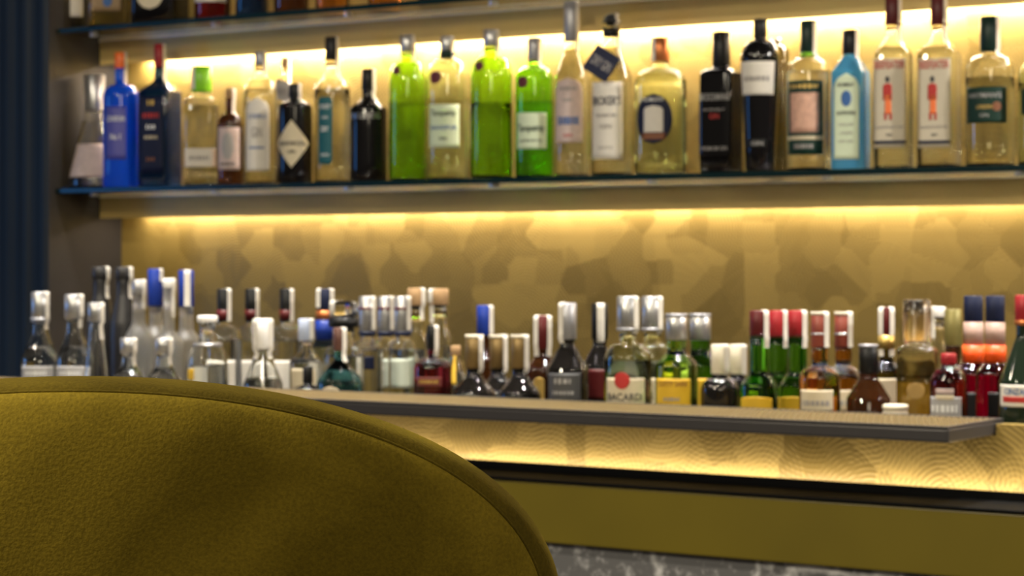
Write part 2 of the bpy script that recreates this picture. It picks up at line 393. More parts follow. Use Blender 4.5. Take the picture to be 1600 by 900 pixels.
def bottle(name, label, cx, hw, Y, base, ys, neck=None, capw=None, glass=CLEAR, liquid=None, level=None, cap=SILV, cap2=None,
           strip=None, strip_y=None, sec='round', dep=1.0, form='std', labels=(), face=-12, solid=None, group=None, seal=None,
           taper=1.0, topshape='flat', flutes=False, neck_bulge=0):
    """ys = rows of the photograph: top, lower end of the cap, start of the shoulder, start of the full body"""
    t = depth(cx, Y); m = t/F
    x = spot(cx, Y)
    ztop, zcap, zneck, zbody = [zz(v, t)-base for v in ys]
    n = 2.0
    r = hw*m
    if sec == 'square': n = 7.0; r = r/1.13
    rn = (neck or hw*.33)*m; rc = (capw or (neck or hw*.33)+2)*m
    phi = math.atan2(-x, Y)+math.radians(face)
    root = empty(name, (x, Y, base), label, 'bottle', group, phi)
    # outer profile
    prof = [(0.0, r*taper*.90), (0.0015, r*taper*.96), (0.004, r*taper)]
    for i in range(1, 5): prof.append((0.004+(zbody-0.004)*i/4, r*(taper+(1-taper)*i/4)))
    K = 12
    for i in range(1, K+1):
        q = i/K; z = zbody+(zneck-zbody)*q
        if form == 'std': k = 1-smoothstep(q)
        elif form == 'cone': k = 1-q
        elif form == 'dome': k = math.sqrt(max(0, 1-q*q))
        elif form == 'slope': k = (1-q)**1.5*.6+(1-smoothstep(q))*.4
        else: k = 1-smoothstep(q)
        prof.append((z, rn+(r-rn)*k))
    zt = max(zcap, zneck+.002)+.004
    for i in range(1, 4): prof.append((zneck+(zt-zneck)*i/3, rn+neck_bulge*m*math.sin(math.pi*i/3)))
    S = Shape(prof, n, dep, zbody, zneck)
    zs = [p[0] for p in prof]
    if solid is None: solid = (glass is not CLEAR and glass is not FROST and glass is not GREENISH)
    bm = lathe(S, zs)
    if flutes:
        for v in bm.verts:
            if v.co.z < zbody*.97:
                a = math.atan2(v.co.x, -v.co.y); f = 1+.018*math.cos(10*a); v.co.x *= f; v.co.y *= f
    if not solid:
        th = .0022; zi = [z for z in zs if z > .009]
        zi = [.007]+zi[:-1]
        lathe(S, zi, [max(S.R(z)-th, .002) for z in zi], flip=True, bm=bm)
    body = from_bm('glass_body', bm, glass, root, True)
    for p in body.data.polygons:
        if len(p.vertices) > 4: p.use_smooth = False
    if liquid is not None:
        zl = zz(level, t)-base if level else zbody*.9
        zl = min(zl, zcap-.004)
        zq = [.0068]+[z for z in zs if .009 < z < zl-.002]+[zl]
        lq = from_bm('liquid', lathe(S, zq, [max(S.R(z)-.0019, .002) for z in zq]), liquid, root, True)
        for p in lq.data.polygons:
            if len(p.vertices) > 4: p.use_smooth = False
    # cap
    cp = [(zcap, rc*.97), (zcap+.001, rc), (zcap+(ztop-zcap)*.5, rc), (ztop-.0015, rc), (ztop, rc*.88)]
    if topshape == 'ball':
        cp = [(zcap, rc*.6), (zcap+(ztop-zcap)*.28, rc*.62), (zcap+(ztop-zcap)*.3, rc*1.15), (zcap+(ztop-zcap)*.36, rc*1.15)]
        cp += [(zcap+(ztop-zcap)*(.36+.64*math.sin(i*math.pi/12)), rc*max(.08, math.cos(i*math.pi/12))) for i in range(0, 7)]
    if topshape == 'flare':
        cp = [(zcap, rc*.8), (zcap+.002, rc*.82), (ztop-.003, rc), (ztop, rc*.9)]
    if topshape == 'taper':
        cp = [(zcap, rc*1.5), (zcap+(ztop-zcap)*.4, rc*1.12), (ztop-.002, rc), (ztop, rc*.9)]
    CS = Shape(cp, 2.0, 1.0, 9, 10)
    co = from_bm('cap', lathe(CS, [p[0] for p in cp]), cap, root, True)
    for p in co.data.polygons:
        if len(p.vertices) > 4: p.use_smooth = False
    if cap2:                                    # (material, row0, row1) band round the cap or neck
        for (mt, ya, yb) in cap2:
            za, zb_ = zz(yb, t)-base, zz(ya, t)-base
            rr = max(rc, S.R(za) if za < zcap else 0)+.0006
            bb = [(za, rr), (zb_, rr)]
            from_bm('cap_band', lathe(Shape(bb, 2, 1, 9, 10), [za, zb_]), mt, root, True)
    # excise strip: over the top and down one side of the neck
    if strip:
        for sd in strip:
            a0 = math.radians(-face)+ {'R': 1, 'L': -1, 'C': .15}[sd]*math.radians(52)
            z1 = zz(strip_y, t)-base if strip_y else zcap-(zcap-zneck)*.5
            hwid = .0065; bm = bmesh.new(); rows = []
            def rad(z):
                if z >= zcap: return CS.R(min(z, ztop))
                return S.R(z)
            pts = [(rc*.15, ztop+.0007), (rc*.8, ztop+.0008), (rc+.0009, ztop-.001)]
            for i in range(1, 9):
                z = ztop+(z1-ztop)*i/8; pts.append((rad(z)+.0011+(.0008 if zcap-.004 < z < zcap+.002 else 0), z))
            for (q, z) in pts:
                row = []
                for j in range(5):
                    s_ = (j/2-1)*hwid; aa = a0+s_/max(q, .007)
                    row.append(bm.verts.new((math.sin(aa)*q, -math.cos(aa)*q, z)))
                rows.append(row)
            for a, b in zip(rows, rows[1:]):
                for j in range(4): bm.faces.new((a[j], b[j], b[j+1], a[j+1]))
            from_bm('tax_strip', bm, WPAPER, root, True)
    # labels
    for lb in labels:
        y0, y1 = lb['y']; z1, z0 = zz(y0, t)-base, zz(y1, t)-base
        z0 = max(z0, .004)
        hwid = lb.get('w', hw*.75)*m; dx = lb.get('dx', 0)*m; fo = lb.get('form', 'rect')
        bm = patch(S, dx-hwid, dx+hwid, z0, z1, .0010+lb.get('lift', 0), fo)
        lo = from_bm(lb.get('name', 'front_label'), bm, lb['mat'], root, True)
        for it in lb.get('in', ()):             # smaller patches printed on the label
            f2, mt, ya, yb, ww, ddx = it
            from_bm('label_print', patch(S, dx+(ddx-ww)*m, dx+(ddx+ww)*m, max(zz(yb, t)-base, .005), zz(ya, t)-base, .0016+lb.get('lift', 0), f2, 8, 6), mt, lo, True)
        for (s_, yc, hh, ww, mt) in lb.get('text', ()):
            zc_ = zz(yc, t)-base
            if zc_ > .008: lettering(S, s_, dx, zc_, ww*2*m, hh*m, .0022+lb.get('lift', 0), mt, lo)
    if seal:
        sx_, sy_, sr_, mt = seal
        zc_ = zz(sy_, t)-base; rr = S.R(zc_); u = (sx_-cx)*m
        from_bm('wax_seal', patch(Shape([(0, rr), (1, rr)], 2, 1, 9, 10), u+math.radians(face)*-rr-sr_*m, u+math.radians(face)*-rr+sr_*m, zc_-sr_*m, zc_+sr_*m, .003, 'round'), mt, root, True)
    root['_t'] = t
    return root, S
# ------------------------------------------------------------------ the setting
GZ = H+0.178          # top of the lit glass shelf
GZ2 = H+0.573         # top of the upper glass shelf
struct(box('floor', -7, 3.2, -2.6, 4.3, -0.05, 0, FLOORM))
struct(box('ceiling', -7, 3.2, -2.6, 4.3, 2.85, 2.9, CEILM))
XL = -4.04
struct(box('wall_back', XL-0.03, 1.4, 4.20, 4.26, 0, 2.85, FAN))
struct(box('wall_niche', XL-0.03, XL, 3.945, 4.20, 0, 2.85, SIDE))
# the ribbed navy pier left of the niche
bm = bmesh.new(); xs = []
x = XL-0.03
n = 160
for i in range(n+1):
    xx = XL-0.002-i*1.9/n; yy = 3.945-.004*math.sin(i*1.15)-.003*math.sin(i*.31)
    xs.append((xx, yy))
lo = [bm.verts.new((a, b, 0)) for a, b in xs]; hi = [bm.verts.new((a, b, 2.85)) for a, b in xs]
lb_ = [bm.verts.new((a, 4.25, 0)) for a, b in (xs[0], xs[-1])]; hb_ = [bm.verts.new((a, 4.25, 2.85)) for a, b in (xs[0], xs[-1])]
for i in range(n): bm.faces.new((lo[i+1], lo[i], hi[i], hi[i+1]))
bm.faces.new((lo[0], lb_[0], hb_[0], hi[0])); bm.faces.new((lb_[1], lo[-1], hi[-1], hb_[1])); bm.faces.new((lb_[0], lb_[1], hb_[1], hb_[0]))
struct(from_bm('wall_left', bm, NAVYW, smooth=False))
# brass pelmets under the shelves, each hiding an LED tape
def pelmet(z0, z1, lab):
    root = empty('shelf_pelmet', (-1.3, 4.12, z0), lab, 'light pelmet', 'brass pelmets under the glass shelves')
    shift(box('front_plate', XL+.002, 1.38, 4.120, 4.128, z0, z1, PELM, root), root.location)
    shift(box('top_lip', XL+.002, 1.38, 4.116, 4.1195, z1-.007, z1-.001, BRASSL, root), root.location)
    shift(box('top_plate', XL+.002, 1.38, 4.1285, 4.196, z1-.004, z1-.001, BRASSD, root), root.location)
    shift(box('led_tape', XL+.05, 1.3, 4.142, 4.158, z1-.009, z1-.0055, LEDM, root), root.location)
pelmet(H+.107, H+.165, 'brass light pelmet under the fully visible middle glass shelf')
pelmet(H+.495, H+.560, 'brass light pelmet under the topmost glass shelf at the upper frame edge')
def gshelf(z, lab):
    root = empty('glass_shelf', (-1.3, 4.08, z), lab, 'shelf', 'glass shelves')
    shift(box('glass_pane', XL+.004, 1.38, 3.9675, 4.196, z-.012, z, SHELFG, root, .001, 2), root.location)
    shift(box('polished_edge', XL+.004, 1.38, 3.9645, 3.9673, z-.0115, z-.0005, EDGEG, root, .0008, 2), root.location)
    for i in range(14):
        xx = XL+.08+i*.40
        bm = bmesh.new(); bmesh.ops.create_cone(bm, cap_ends=True, segments=20, radius1=.011, radius2=.011, depth=.006)
        for v in bm.verts: v.co += Vector((xx, 4.02, z-.0155))
        shift(from_bm('support_disc', bm, CHROME, root), root.location)
gshelf(GZ, 'long glass shelf with teal edge carrying the row of gin bottles')
gshelf(GZ2, 'glass shelf at the top edge of the picture with cropped bottles')
# low cabinet against the back wall
root = empty('back_cabinet', (-1.3, 4.0, 0), 'dark low cabinet against the brushed brass wall behind the bar', 'cabinet')
shift(box('cabinet_body', XL+.01, 1.38, 3.86, 4.195, .08, .94, SIDE, root, .004), root.location)
shift(box('cabinet_top', XL+.01, 1.38, 3.83, 4.195, .941, .965, BLKST, root, .003), root.location)
shift(box('plinth', XL+.01, 1.38, 3.90, 4.19, 0, .079, BLKC, root), root.location)
# the guest side of the bar
XA, XB = -4.6, 1.2; TX0 = -1.188
root = empty('bar_counter', (-1.6, 2.9, 0), 'long bar with brass upstand, black ledge, olive band and marble front', 'bar counter')
def part(*a, **k):
    o = box(*a, **k); o.parent = root; shift(o, root.location); return o
bm = bmesh.new()
pf = [(XA, .925), (XB, .925), (XB, H-.2285), (TX0, H-.2285), (TX0, H-.2450), (XA, H-.2450)]
fa = [bm.verts.new((x_, 2.970, z_)) for x_, z_ in pf]; fb = [bm.verts.new((x_, 3.000, z_)) for x_, z_ in pf]
bm.faces.new(fa); bm.faces.new(fb[::-1])
for i in range(6): bm.faces.new((fa[i], fb[i], fb[(i+1) % 6], fa[(i+1) % 6]))
bmesh.ops.recalc_face_normals(bm, faces=bm.faces[:])
shift(from_bm('upstand', bm, FAN, root), root.location)
part('led_tape', XA+.1, XB-.1, 2.948, 2.956, H-.3295, H-.3265, LEDM)
part('light_lip', XA, XB, 2.928, 2.934, H-.330, H-.3180, BLKST)
part('countertop', XA, XB, 2.824, 2.9695, H-.3345, H-.3302, BLKST, bev=.001)
part('olive_band', XA, XB, 2.828, 2.969, H-.4260, H-.3350, OLIVE, bev=.003, seg=3)
part('marble_front', XA, XB, 2.842, 2.969, .10, H-.4265, MARBLE)
part('kick_board', XA, XB, 2.90, 2.969, 0, .0995, BLKC)
part('carcass', XA, XB, 2.9695, 3.46, .0, .925, SIDE)
# steel speed rail behind the upstand
RZ = H-.362
root = empty('speed_rail', (-1.6, 3.2, RZ-.006), 'steel bottle rail behind the brass upstand of the bar', 'bottle rail')
part('rail_floor', XA, XB, 3.004, 3.455, RZ-.006, RZ, STEEL)
# raised steel tray with ribbed mat on the upstand
TZ = H-.223; TX = -1.192
root = empty('drinks_tray', (-2.6, 2.9, TZ-.0225), 'long dark steel tray shelf with ribbed drip mat on the bar upstand', 'tray')
fr = part('tray_body', XA, TX, 2.812, 3.010, TZ-.0215, TZ-.003, STEEL, bev=.003, seg=3)
part('tray_rim', XA, TX-.0005, 2.8125, 2.8175, TZ-.0028, TZ+.0006, STEEL, bev=.0008)
part('tray_rim', XA, TX-.0005, 3.0045, 3.0095, TZ-.0028, TZ+.0006, STEEL, bev=.0008)
part('tray_rim', TX-.0060, TX-.0008, 2.818, 3.004, TZ-.0028, TZ+.0006, STEEL, bev=.0008)
RIB = pm('drip_mat_metal', (0.23, 0.17, 0.075), 0.42, 0.4, noise=.08)
bm = bmesh.new()
p = .0094; nx = int((TX-.010-XA)/p)
for i in range(nx):                 # short raised studs in straight files across the mat
    for j in range(9):
        cxx = TX-.012-i*p; cyy = 2.8275+j*.0208
        if cxx < -4.3: continue
        w_, d_, h_ = .0023, .0088, .0030
        b = [bm.verts.new((cxx+a*w_, cyy+c*d_, TZ-.0028)) for a, c in ((-1, -1), (1, -1), (1, 1), (-1, 1))]
        tt = [bm.verts.new((cxx+a*w_*.5, cyy+c*d_*.8, TZ-.0028+h_)) for a, c in ((-1, -1), (1, -1), (1, 1), (-1, 1))]
        bm.faces.new(tt)
        for k in range(4): bm.faces.new((b[k], b[(k+1) % 4], tt[(k+1) % 4], tt[k]))
mt = from_bm('drip_mat', bm, RIB, root); shift(mt, root.location)
# ------------------------------------------------------------------ velvet bar chair
def chair():
    t0 = 1.47; cxp, cyp = 112, 1006
    cx_ = t0*(-ST+CT*(cxp-800)/F); cy_ = t0*(CT+ST*(cxp-800)/F); cz_ = H+(HZ-cyp)/F*t0
    a, b = 753/F*t0, 397/F*t0
    root = empty('bar_chair', (cx_, cy_, 0), 'olive green velvet bar chair with rounded tub back', 'chair', None, TH+math.radians(3))
    zc = cz_
    P = 2.12                                     # outline exponent
    def outline(th, sa=1.0, sb=1.0):             # th 0..pi over the top, then straight sides down
        c, s_ = math.cos(th), math.sin(th)
        return (math.copysign(abs(c)**(2/P), c)*a*sa, abs(s_)**(2/P)*b*sb)
    def ring(sa, sb, dy, low=.42, N=72):
        pts = []
        for i in range(11): pts.append((-a*sa*(1-.10*(1-i/11)**2), -low+low*i/11))
        for i in range(N+1):
            x_, z_ = outline(math.pi-math.pi*i/N, sa, sb); pts.append((x_, z_))
        for i in range(1, 12): pts.append((a*sa*(1-.10*(i/11)**2), -low*i/11))
        return [Vector((x_, dy+.72*x_*x_-.10*max(z_, -.2), z_+zc)) for x_, z_ in pts]
    def loft(rs, name, mat, fan_first=False, fan_last=False):
        bm = bmesh.new(); V = [[bm.verts.new(q) for q in r] for r in rs]
        for A, B in zip(V, V[1:]):
            for i in range(len(A)-1): bm.faces.new((A[i], A[i+1], B[i+1], B[i]))
        return bm, V
    # outer back panel: rings shrinking to the middle, slightly padded
    rs = []
    for k, q in enumerate([1.0, .9985, .996, .991, .984, .972, .95, .9, .82, .7, .55, .4, .25, .12, .03]):
        rg = ring(q, q, 0, low=.42)
        puff = -.016*math.sqrt(max(0, 1-q**9)) - .008*(1-q*q)
        rs.append([Vector((v.x, v.y+puff, v.z if v.z > zc else zc-(zc-v.z)*1)) for v in rg])
    bm, V = loft(rs, 'b', VELVET)
    from_bm('outer_back', bm, VELVET, root, True)
    # rolled edge between outer and inner faces
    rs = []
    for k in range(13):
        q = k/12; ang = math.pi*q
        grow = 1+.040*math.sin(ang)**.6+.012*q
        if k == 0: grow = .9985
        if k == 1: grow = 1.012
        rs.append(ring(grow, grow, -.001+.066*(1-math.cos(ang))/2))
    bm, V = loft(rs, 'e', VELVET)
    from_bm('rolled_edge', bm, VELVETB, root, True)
    # piping on the seam
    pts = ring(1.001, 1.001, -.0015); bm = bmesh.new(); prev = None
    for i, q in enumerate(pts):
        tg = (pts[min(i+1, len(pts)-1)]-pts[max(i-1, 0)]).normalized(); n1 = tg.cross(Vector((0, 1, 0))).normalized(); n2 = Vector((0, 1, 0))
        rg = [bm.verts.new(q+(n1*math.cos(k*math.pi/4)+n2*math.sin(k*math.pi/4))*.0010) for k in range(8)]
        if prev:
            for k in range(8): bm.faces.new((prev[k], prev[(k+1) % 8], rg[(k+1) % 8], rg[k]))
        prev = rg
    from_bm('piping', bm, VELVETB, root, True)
    # inner back
    rs = []
    for q in [1.002, .97, .9, .75, .5, .25, .05]:
        rg = ring(q*1.012, q*1.012, .064, low=.40); rs.append([Vector((v.x, v.y+.012*(1-q), v.z)) for v in rg])
    bm, V = loft(rs[::-1], 'i', VELVET); from_bm('inner_back', bm, VELVET, root, True)
    # seat cushion, swivel column, foot ring and base
    def disc(name, r0, r1, za, zb_, mat, sx=1, yoff=.30, bev=0):
        bm = bmesh.new(); bmesh.ops.create_cone(bm, cap_ends=True, segments=48, radius1=r0, radius2=r1, depth=zb_-za)
        for v in bm.verts: v.co += Vector((0, yoff, (za+zb_)/2))
        if bev: bmesh.ops.bevel(bm, geom=[e for e in bm.edges if len(e.link_faces) == 2 and e.calc_face_angle() > .6], offset=bev, segments=4, profile=.5, affect='EDGES')
        return from_bm(name, bm, mat, root, True)
    disc('seat', .30, .31, .66, .79, VELVET, bev=.035)
    disc('seat_shell', .20, .285, .615, .659, VELVET)
    disc('column', .03, .03, .03, .614, CHROME)
    disc('base_plate', .24, .22, 0, .029, CHROME, bev=.006)
    bm = bmesh.new(); R0 = .19
    for i in range(48):
        for k in range(10):
            A = 2*math.pi*i/48; B = 2*math.pi*k/10; bm.verts.new(((R0+.010*math.cos(B))*math.cos(A), .30+(R0+.010*math.cos(B))*math.sin(A), .27+.010*math.sin(B)))
    bm.verts.ensure_lookup_table()
    for i in range(48):
        for k in range(10):
            f = lambda i, k: bm.verts[(i % 48)*10+k % 10]
            bm.faces.new((f(i, k), f(i+1, k), f(i+1, k+1), f(i, k+1)))
    from_bm('foot_ring', bm, CHROME, root, True)
    for k in range(2):
        bm = bmesh.new(); bmesh.ops.create_cone(bm, cap_ends=True, segments=12, radius1=.007, radius2=.007, depth=.38)
        bmesh.ops.rotate(bm, verts=bm.verts, matrix=Matrix.Rotation(math.pi/2, 3, 'X') if k else Matrix.Rotation(math.pi/2, 3, 'Y'))
        for v in bm.verts: v.co += Vector((0, .30, .27))
        from_bm('ring_spoke', bm, CHROME, root, True)
    return root
chair()
# ------------------------------------------------------------------ bottles on the lit glass shelf
G1 = 'gin bottles on the lit glass shelf'
YS = 4.045
def up(name, label, cx, hw, ys, Y=YS, **k): return bottle(name, label, cx, hw, Y, GZ, ys, group=G1, **k)
def hang_tag(root, px, py, half, mat, Y, rot, txt=None, cx=0):
    """a square card on a cord at the neck, facing the room"""
    t = depth(px, Y); m = t/F; h = half*m
    wp = Vector((spot(px, Y), Y, zz(py, t)))
    mw = Matrix.Translation(root.location) @ Matrix.Rotation(root.rotation_euler.z, 4, 'Z')
    bm = bmesh.new(); bmesh.ops.create_cube(bm, size=1)
    for v in bm.verts: v.co = Vector((v.co.x*h*2, v.co.y*.0008, v.co.z*h*2))
    A = Matrix.Translation(wp) @ Matrix.Rotation(math.radians(26), 4, 'Z') @ Matrix.Rotation(math.radians(rot), 4, 'Y')
    bm.transform(mw.inverted() @ A)
    tg = from_bm('hang_tag', bm, mat, root)
    if txt:
        vs, fs, w_, h_ = text_verts(txt[0]); me = bpy.data.meshes.new('lettering')
        me.from_pydata([(mw.inverted() @ A) @ Vector((x*h*1.5/w_, -.0008, y*h*.7/h_)) for x, y in vs], [], fs)
        link('lettering', me, txt[1], tg)
    return tg
up('vodka_bottle', 'tapering clear bottle with tall silver stopper at the left end of the lit shelf', 148, 42, (117, 174, 176, 282), neck=15, capw=17, glass=CLEAR, liquid=WATER, level=190,
   cap=SILV, form='cone', taper=1.0, topshape='flare', strip='R', strip_y=172,
   labels=[dict(y=(226, 278), w=36, dx=-8, mat=MAUVE)])
# its paper label sits on the cone
up('gin_bottle', 'cobalt blue round bottle with orange cap, second from the left on the lit shelf', 189, 28, (82, 107, 132, 152), Y=4.02, neck=9, capw=10, glass=BLUEG, cap=ORNG, form='dome', strip='R', strip_y=130,
   labels=[dict(y=(168, 250), w=17, mat=pm('pale_violet_print', (.07, .07, .32), .5), dx=-3, text=[('LONDON', 187, 8, 14, WINK), ('No 1', 215, 9, 8, WINK)])])
up('gin_bottle', 'square navy blue bottle with red cap beside the cobalt blue bottle', 250, 31, (69, 107, 124, 146), Y=4.05, neck=9, capw=9, glass=NAVYG, cap=REDC, sec='square', strip='R', strip_y=142, face=-28,
   labels=[dict(y=(152, 272), w=20, mat=NAVY, text=[('#2', 162, 9, 7, GOLDINK), ('#6', 182, 9, 15, REDINK), ('#3', 200, 8, 9, WINK), ('#6', 216, 6, 12, CREAM), ('#3', 250, 7, 8, BROWNINK)])])
up('gin_bottle', 'stout clear bottle with lime green lid and yellow gin', 315, 29, (104, 144, 147, 160), neck=14, capw=16, liquid=YEL, level=165, cap=GRNC, sec='square', face=-6, strip='L', strip_y=140,
   labels=[dict(y=(233, 262), w=24, mat=WPAPER, text=[('#6', 248, 8, 16, GREYINK)])])
up('gin_bottle', 'small brown apothecary bottle with cork and grey label', 360, 20, (139, 153, 177, 198), neck=7, capw=8, glass=BROWNG, cap=CORK, form='dome', strip='R', strip_y=182,
   labels=[dict(y=(200, 266), w=19, mat=MAUVE, **{'in': [('oval', GREYP, 208, 250, 9, 0)]}, text=[('#6', 257, 5, 12, INK)])])
up('gin_bottle', 'clear bottle with tall arched white label and grey cap', 407, 27, (81, 103, 122, 155), Y=4.015, neck=9, capw=9, liquid=YEL, level=140, cap=GREYC, form='dome', strip='R', strip_y=118,
   labels=[dict(y=(154, 268), w=20, form='arch', mat=WPAPER, text=[('CITADELLE', 183, 7, 14, BLUEINK), ('GIN', 208, 16, 8, GREYINK), ('#9', 232, 4, 12, BLUEINK)])])
r, S = up('gin_bottle', 'clear corked bottle with a grey hanging tag behind the black apothecary bottle', 447, 22, (90, 106, 126, 150), Y=4.135, neck=7, capw=7, liquid=WATER, level=150, cap=CORK, strip='R', strip_y=135)
hang_tag(r, 442, 142, 15, GREYP, 4.093, 20, ('GIN', GREYINK))
up('gin_bottle', 'squat black apothecary bottle with diamond shaped cream label', 461, 27, (131, 152, 158, 168), Y=4.01, neck=9, capw=10, glass=BLACK, cap=BLKC, form='dome', strip='R', strip_y=163,
   labels=[dict(y=(189, 263), w=30, form='diamond', mat=CREAM, text=[("HENDRICK'S", 225, 7, 22, INK), ('GIN', 238, 6, 6, INK)])])
up('gin_bottle', 'pale yellow bottle with narrow teal label and black cap', 519, 28, (58, 95, 114, 138), neck=11, capw=11, liquid=YEL, level=140, cap=BLKC, form='std', strip='R', strip_y=128, face=-24,
   labels=[dict(y=(153, 258), w=12, form='pill', mat=TEAL, text=[('OXLEY', 168, 7, 9, WINK), ('GIN', 185, 4, 5, WINK), ('DRY', 203, 8, 6, WINK), ('LONDON', 243, 4, 7, WINK)])])
r, S = up('gin_bottle', 'squat black bottle with silver lettering, left of the lime green bottles', 576, 29, (108, 140, 150, 172), neck=10, capw=11, glass=BLACK, cap=BLKC, form='std', strip='R', strip_y=158, labels=())
PR = (r, S)
def printed(root, S, cx, text, yc, hh, ww, mat, Y=YS, base=None, name='lettering'):
    t = depth(cx, Y); m = t/F; base = GZ if base is None else base
    body = [c for c in root.children if c.name.startswith('glass_body')][0]
    lettering(S, text, 0, zz(yc, t)-base, ww*2*m, hh*m, .0010, mat, body, name)
printed(PR[0], PR[1], 576, 'BULLDOG', 182, 9, 24, SILV)
r, S = up('gin_bottle', 'lime green fluted bottle, left one of the two, beside the squat black bottle', 637, 29, (55, 82, 95, 128), neck=11, capw=12, glass=LIME, solid=False, liquid=LIMEL, level=162, cap=SILV, form='dome', flutes=True, strip='R', strip_y=100, seal=(619, 112, 7, SEAL),
   cap2=None)
up('gin_bottle', 'clear pale green bottle with wax seal between the two lime green bottles', 699, 33, (57, 80, 92, 122), Y=4.075, neck=10, capw=11, glass=GREENISH, liquid=WATER, level=156, cap=SILV, cap2=[(DGRC, 80, 90)], form='dome', strip='R', strip_y=98, seal=(680, 123, 10, SEAL),
   labels=[dict(y=(165, 232), w=26, mat=PALEG, text=[('Tanqueray', 178, 9, 20, DKGRN), ('RANGPUR', 201, 7, 21, BLUEINK), ('GIN', 218, 5, 6, DKGRN)])])
up('gin_bottle', 'lime green fluted bottle, right one of the two, beside the deep green bottle', 768, 33, (47, 73, 88, 122), Y=4.02, neck=12, capw=13, glass=LIME, solid=False, liquid=LIMEL, level=162, cap=SILV, form='dome', flutes=True, strip='R', strip_y=95, seal=(748, 105, 8, SEAL))
up('gin_bottle', 'bright green bottle with pale green label and wax seal', 835, 30, (59, 95, 104, 124), neck=10, capw=11, glass=GRN, solid=False, liquid=GRNL, level=160, cap=GREYC, form='dome', strip='R', strip_y=112, seal=(816, 130, 9, SEAL),
   labels=[dict(y=(178, 234), w=26, mat=PALEG, text=[('Tanqueray', 201, 11, 22, DKGRN), ('LONDON DRY GIN', 221, 4, 18, DKGRN)])])
up('gin_bottle', 'tall slim clear bottle with grey cap and arched grey label', 893, 27, (2, 64, 70, 125), neck=10, capw=12, liquid=WATER, level=78, cap=GREYC, form='slope', strip='R', strip_y=80,
   labels=[dict(y=(123, 224), w=24, form='arch', mat=MAUVE, text=[('#7', 140, 6, 14, GREYINK), ('#4', 158, 6, 8, GREYINK), ('#7', 190, 14, 17, BLUEINK), ('GIN', 213, 5, 7, REDINK)])])
r, S = up('gin_bottle', 'clear bottle with black bowler hat stopper and navy hanging tag', 955, 32, (21, 42, 62, 122), neck=12, capw=13, liquid=YEL, level=75, cap=BLKC, cap2=[(BLKC, 44, 58)], topshape='ball', form='slope', strip='R', strip_y=75, face=-16,
   labels=[dict(y=(130, 250), w=27, mat=WPAPER, text=[("BROKER'S", 159, 14, 23, NAVY), ('PREMIUM', 182, 5, 16, GREYINK), ('GIN', 199, 7, 9, GREYINK), ('LONDON DRY', 232, 4, 12, GREYINK)])])
hang_tag(r, 940, 99, 22, NAVY, 3.985, 33, ('DRY GIN', GREYINK))
def flat(name, label, cx, hw, ys, **k): return up(name, label, cx, hw, ys, **k)
flat('gin_bottle', 'broad flat clear bottle with copper cap and oval navy and brown label', 1032, 41, (59, 97, 108, 132), neck=13, capw=14, glass=GREENISH, liquid=YEL, level=114, cap=COPPER, form='dome', dep=.62, strip='L', strip_y=96,
   labels=[dict(y=(148, 226), w=30, dx=-6, form='oval', mat=NAVY, **{'in': [('arch', WPAPER, 166, 208, 16, 0), ('rect', BROWNINK, 209, 219, 19, 0)]}, text=[('PLYMOUTH', 157, 6, 15, WINK)])])
up('gin_bottle', 'square black bottle with silver lettering beside the white banded black bottle', 1127, 32, (50, 106, 107, 118), Y=4.04, neck=14, capw=14, glass=BLACK, cap=BLKC, form='dome', sec='square', face=-22, strip=None,
   labels=[dict(y=(146, 250), w=27, mat=BLACK, name='printed_label', text=[('BROCKMANS', 153, 11, 24, GREYP), ('INTENSELY', 173, 4, 18, GREYINK), ('GIN', 183, 8, 8, REDINK), ('PREMIUM GIN', 233, 6, 21, GREYINK)])])
up('gin_bottle', 'clear bottle half hidden behind the white banded black bottle', 1212, 22, (60, 66, 70, 88), Y=4.13, neck=9, capw=9, glass=OLIVEG, cap=SILV, form='dome')
up('gin_bottle', 'tall black tapering bottle with a wavy white label high up', 1188, 31, (30, 58, 62, 92), Y=4.01, neck=10, capw=11, glass=BLACK, cap=BLKC, form='dome', taper=.74,
   labels=[dict(y=(98, 150), w=28, mat=WPAPER, lift=.0015, text=[('#8', 125, 9, 20, GREYINK)]), dict(y=(218, 232), w=14, mat=BLKC, name='printed_label', lift=.001, text=[('GIN', 225, 6, 9, GREYP)])])
up('gin_bottle', 'clear bottle with dark green picture label and dark green cap', 1263, 34, (32, 82, 90, 117), neck=12, capw=13, liquid=WATER, level=112, cap=DGRC, cap2=[(GRNC, 83, 87)], form='dome', strip='R', strip_y=100,
   labels=[dict(y=(128, 243), w=31, mat=DKGRN, **{'in': [('rect', PINKP, 147, 209, 24, 0), ('rect', CREAM, 214, 220, 30, 0)]}, text=[('#9', 137, 7, 24, GOLDINK), ('#7', 230, 8, 15, GREYINK)])])
up('gin_bottle', 'sky blue square bottle with arched pale label', 1329, 30, (47, 85, 88, 114), neck=12, capw=13, glass=SKYG, cap=BLKC, form='cone', sec='square', face=-14, strip='R', strip_y=100,
   labels=[dict(y=(116, 250), w=20, form='arch', mat=PALEG, **{'in': [('oval', BLUEINK, 143, 168, 8, 0)]}, text=[('BOMBAY', 134, 6, 13, INK), ('SAPPHIRE', 178, 6, 15, INK), ('DISTILLED', 196, 4, 11, GREYINK), ('LONDON', 209, 4, 10, GREYINK), ('DRY GIN', 222, 4, 11, GREYINK)])])
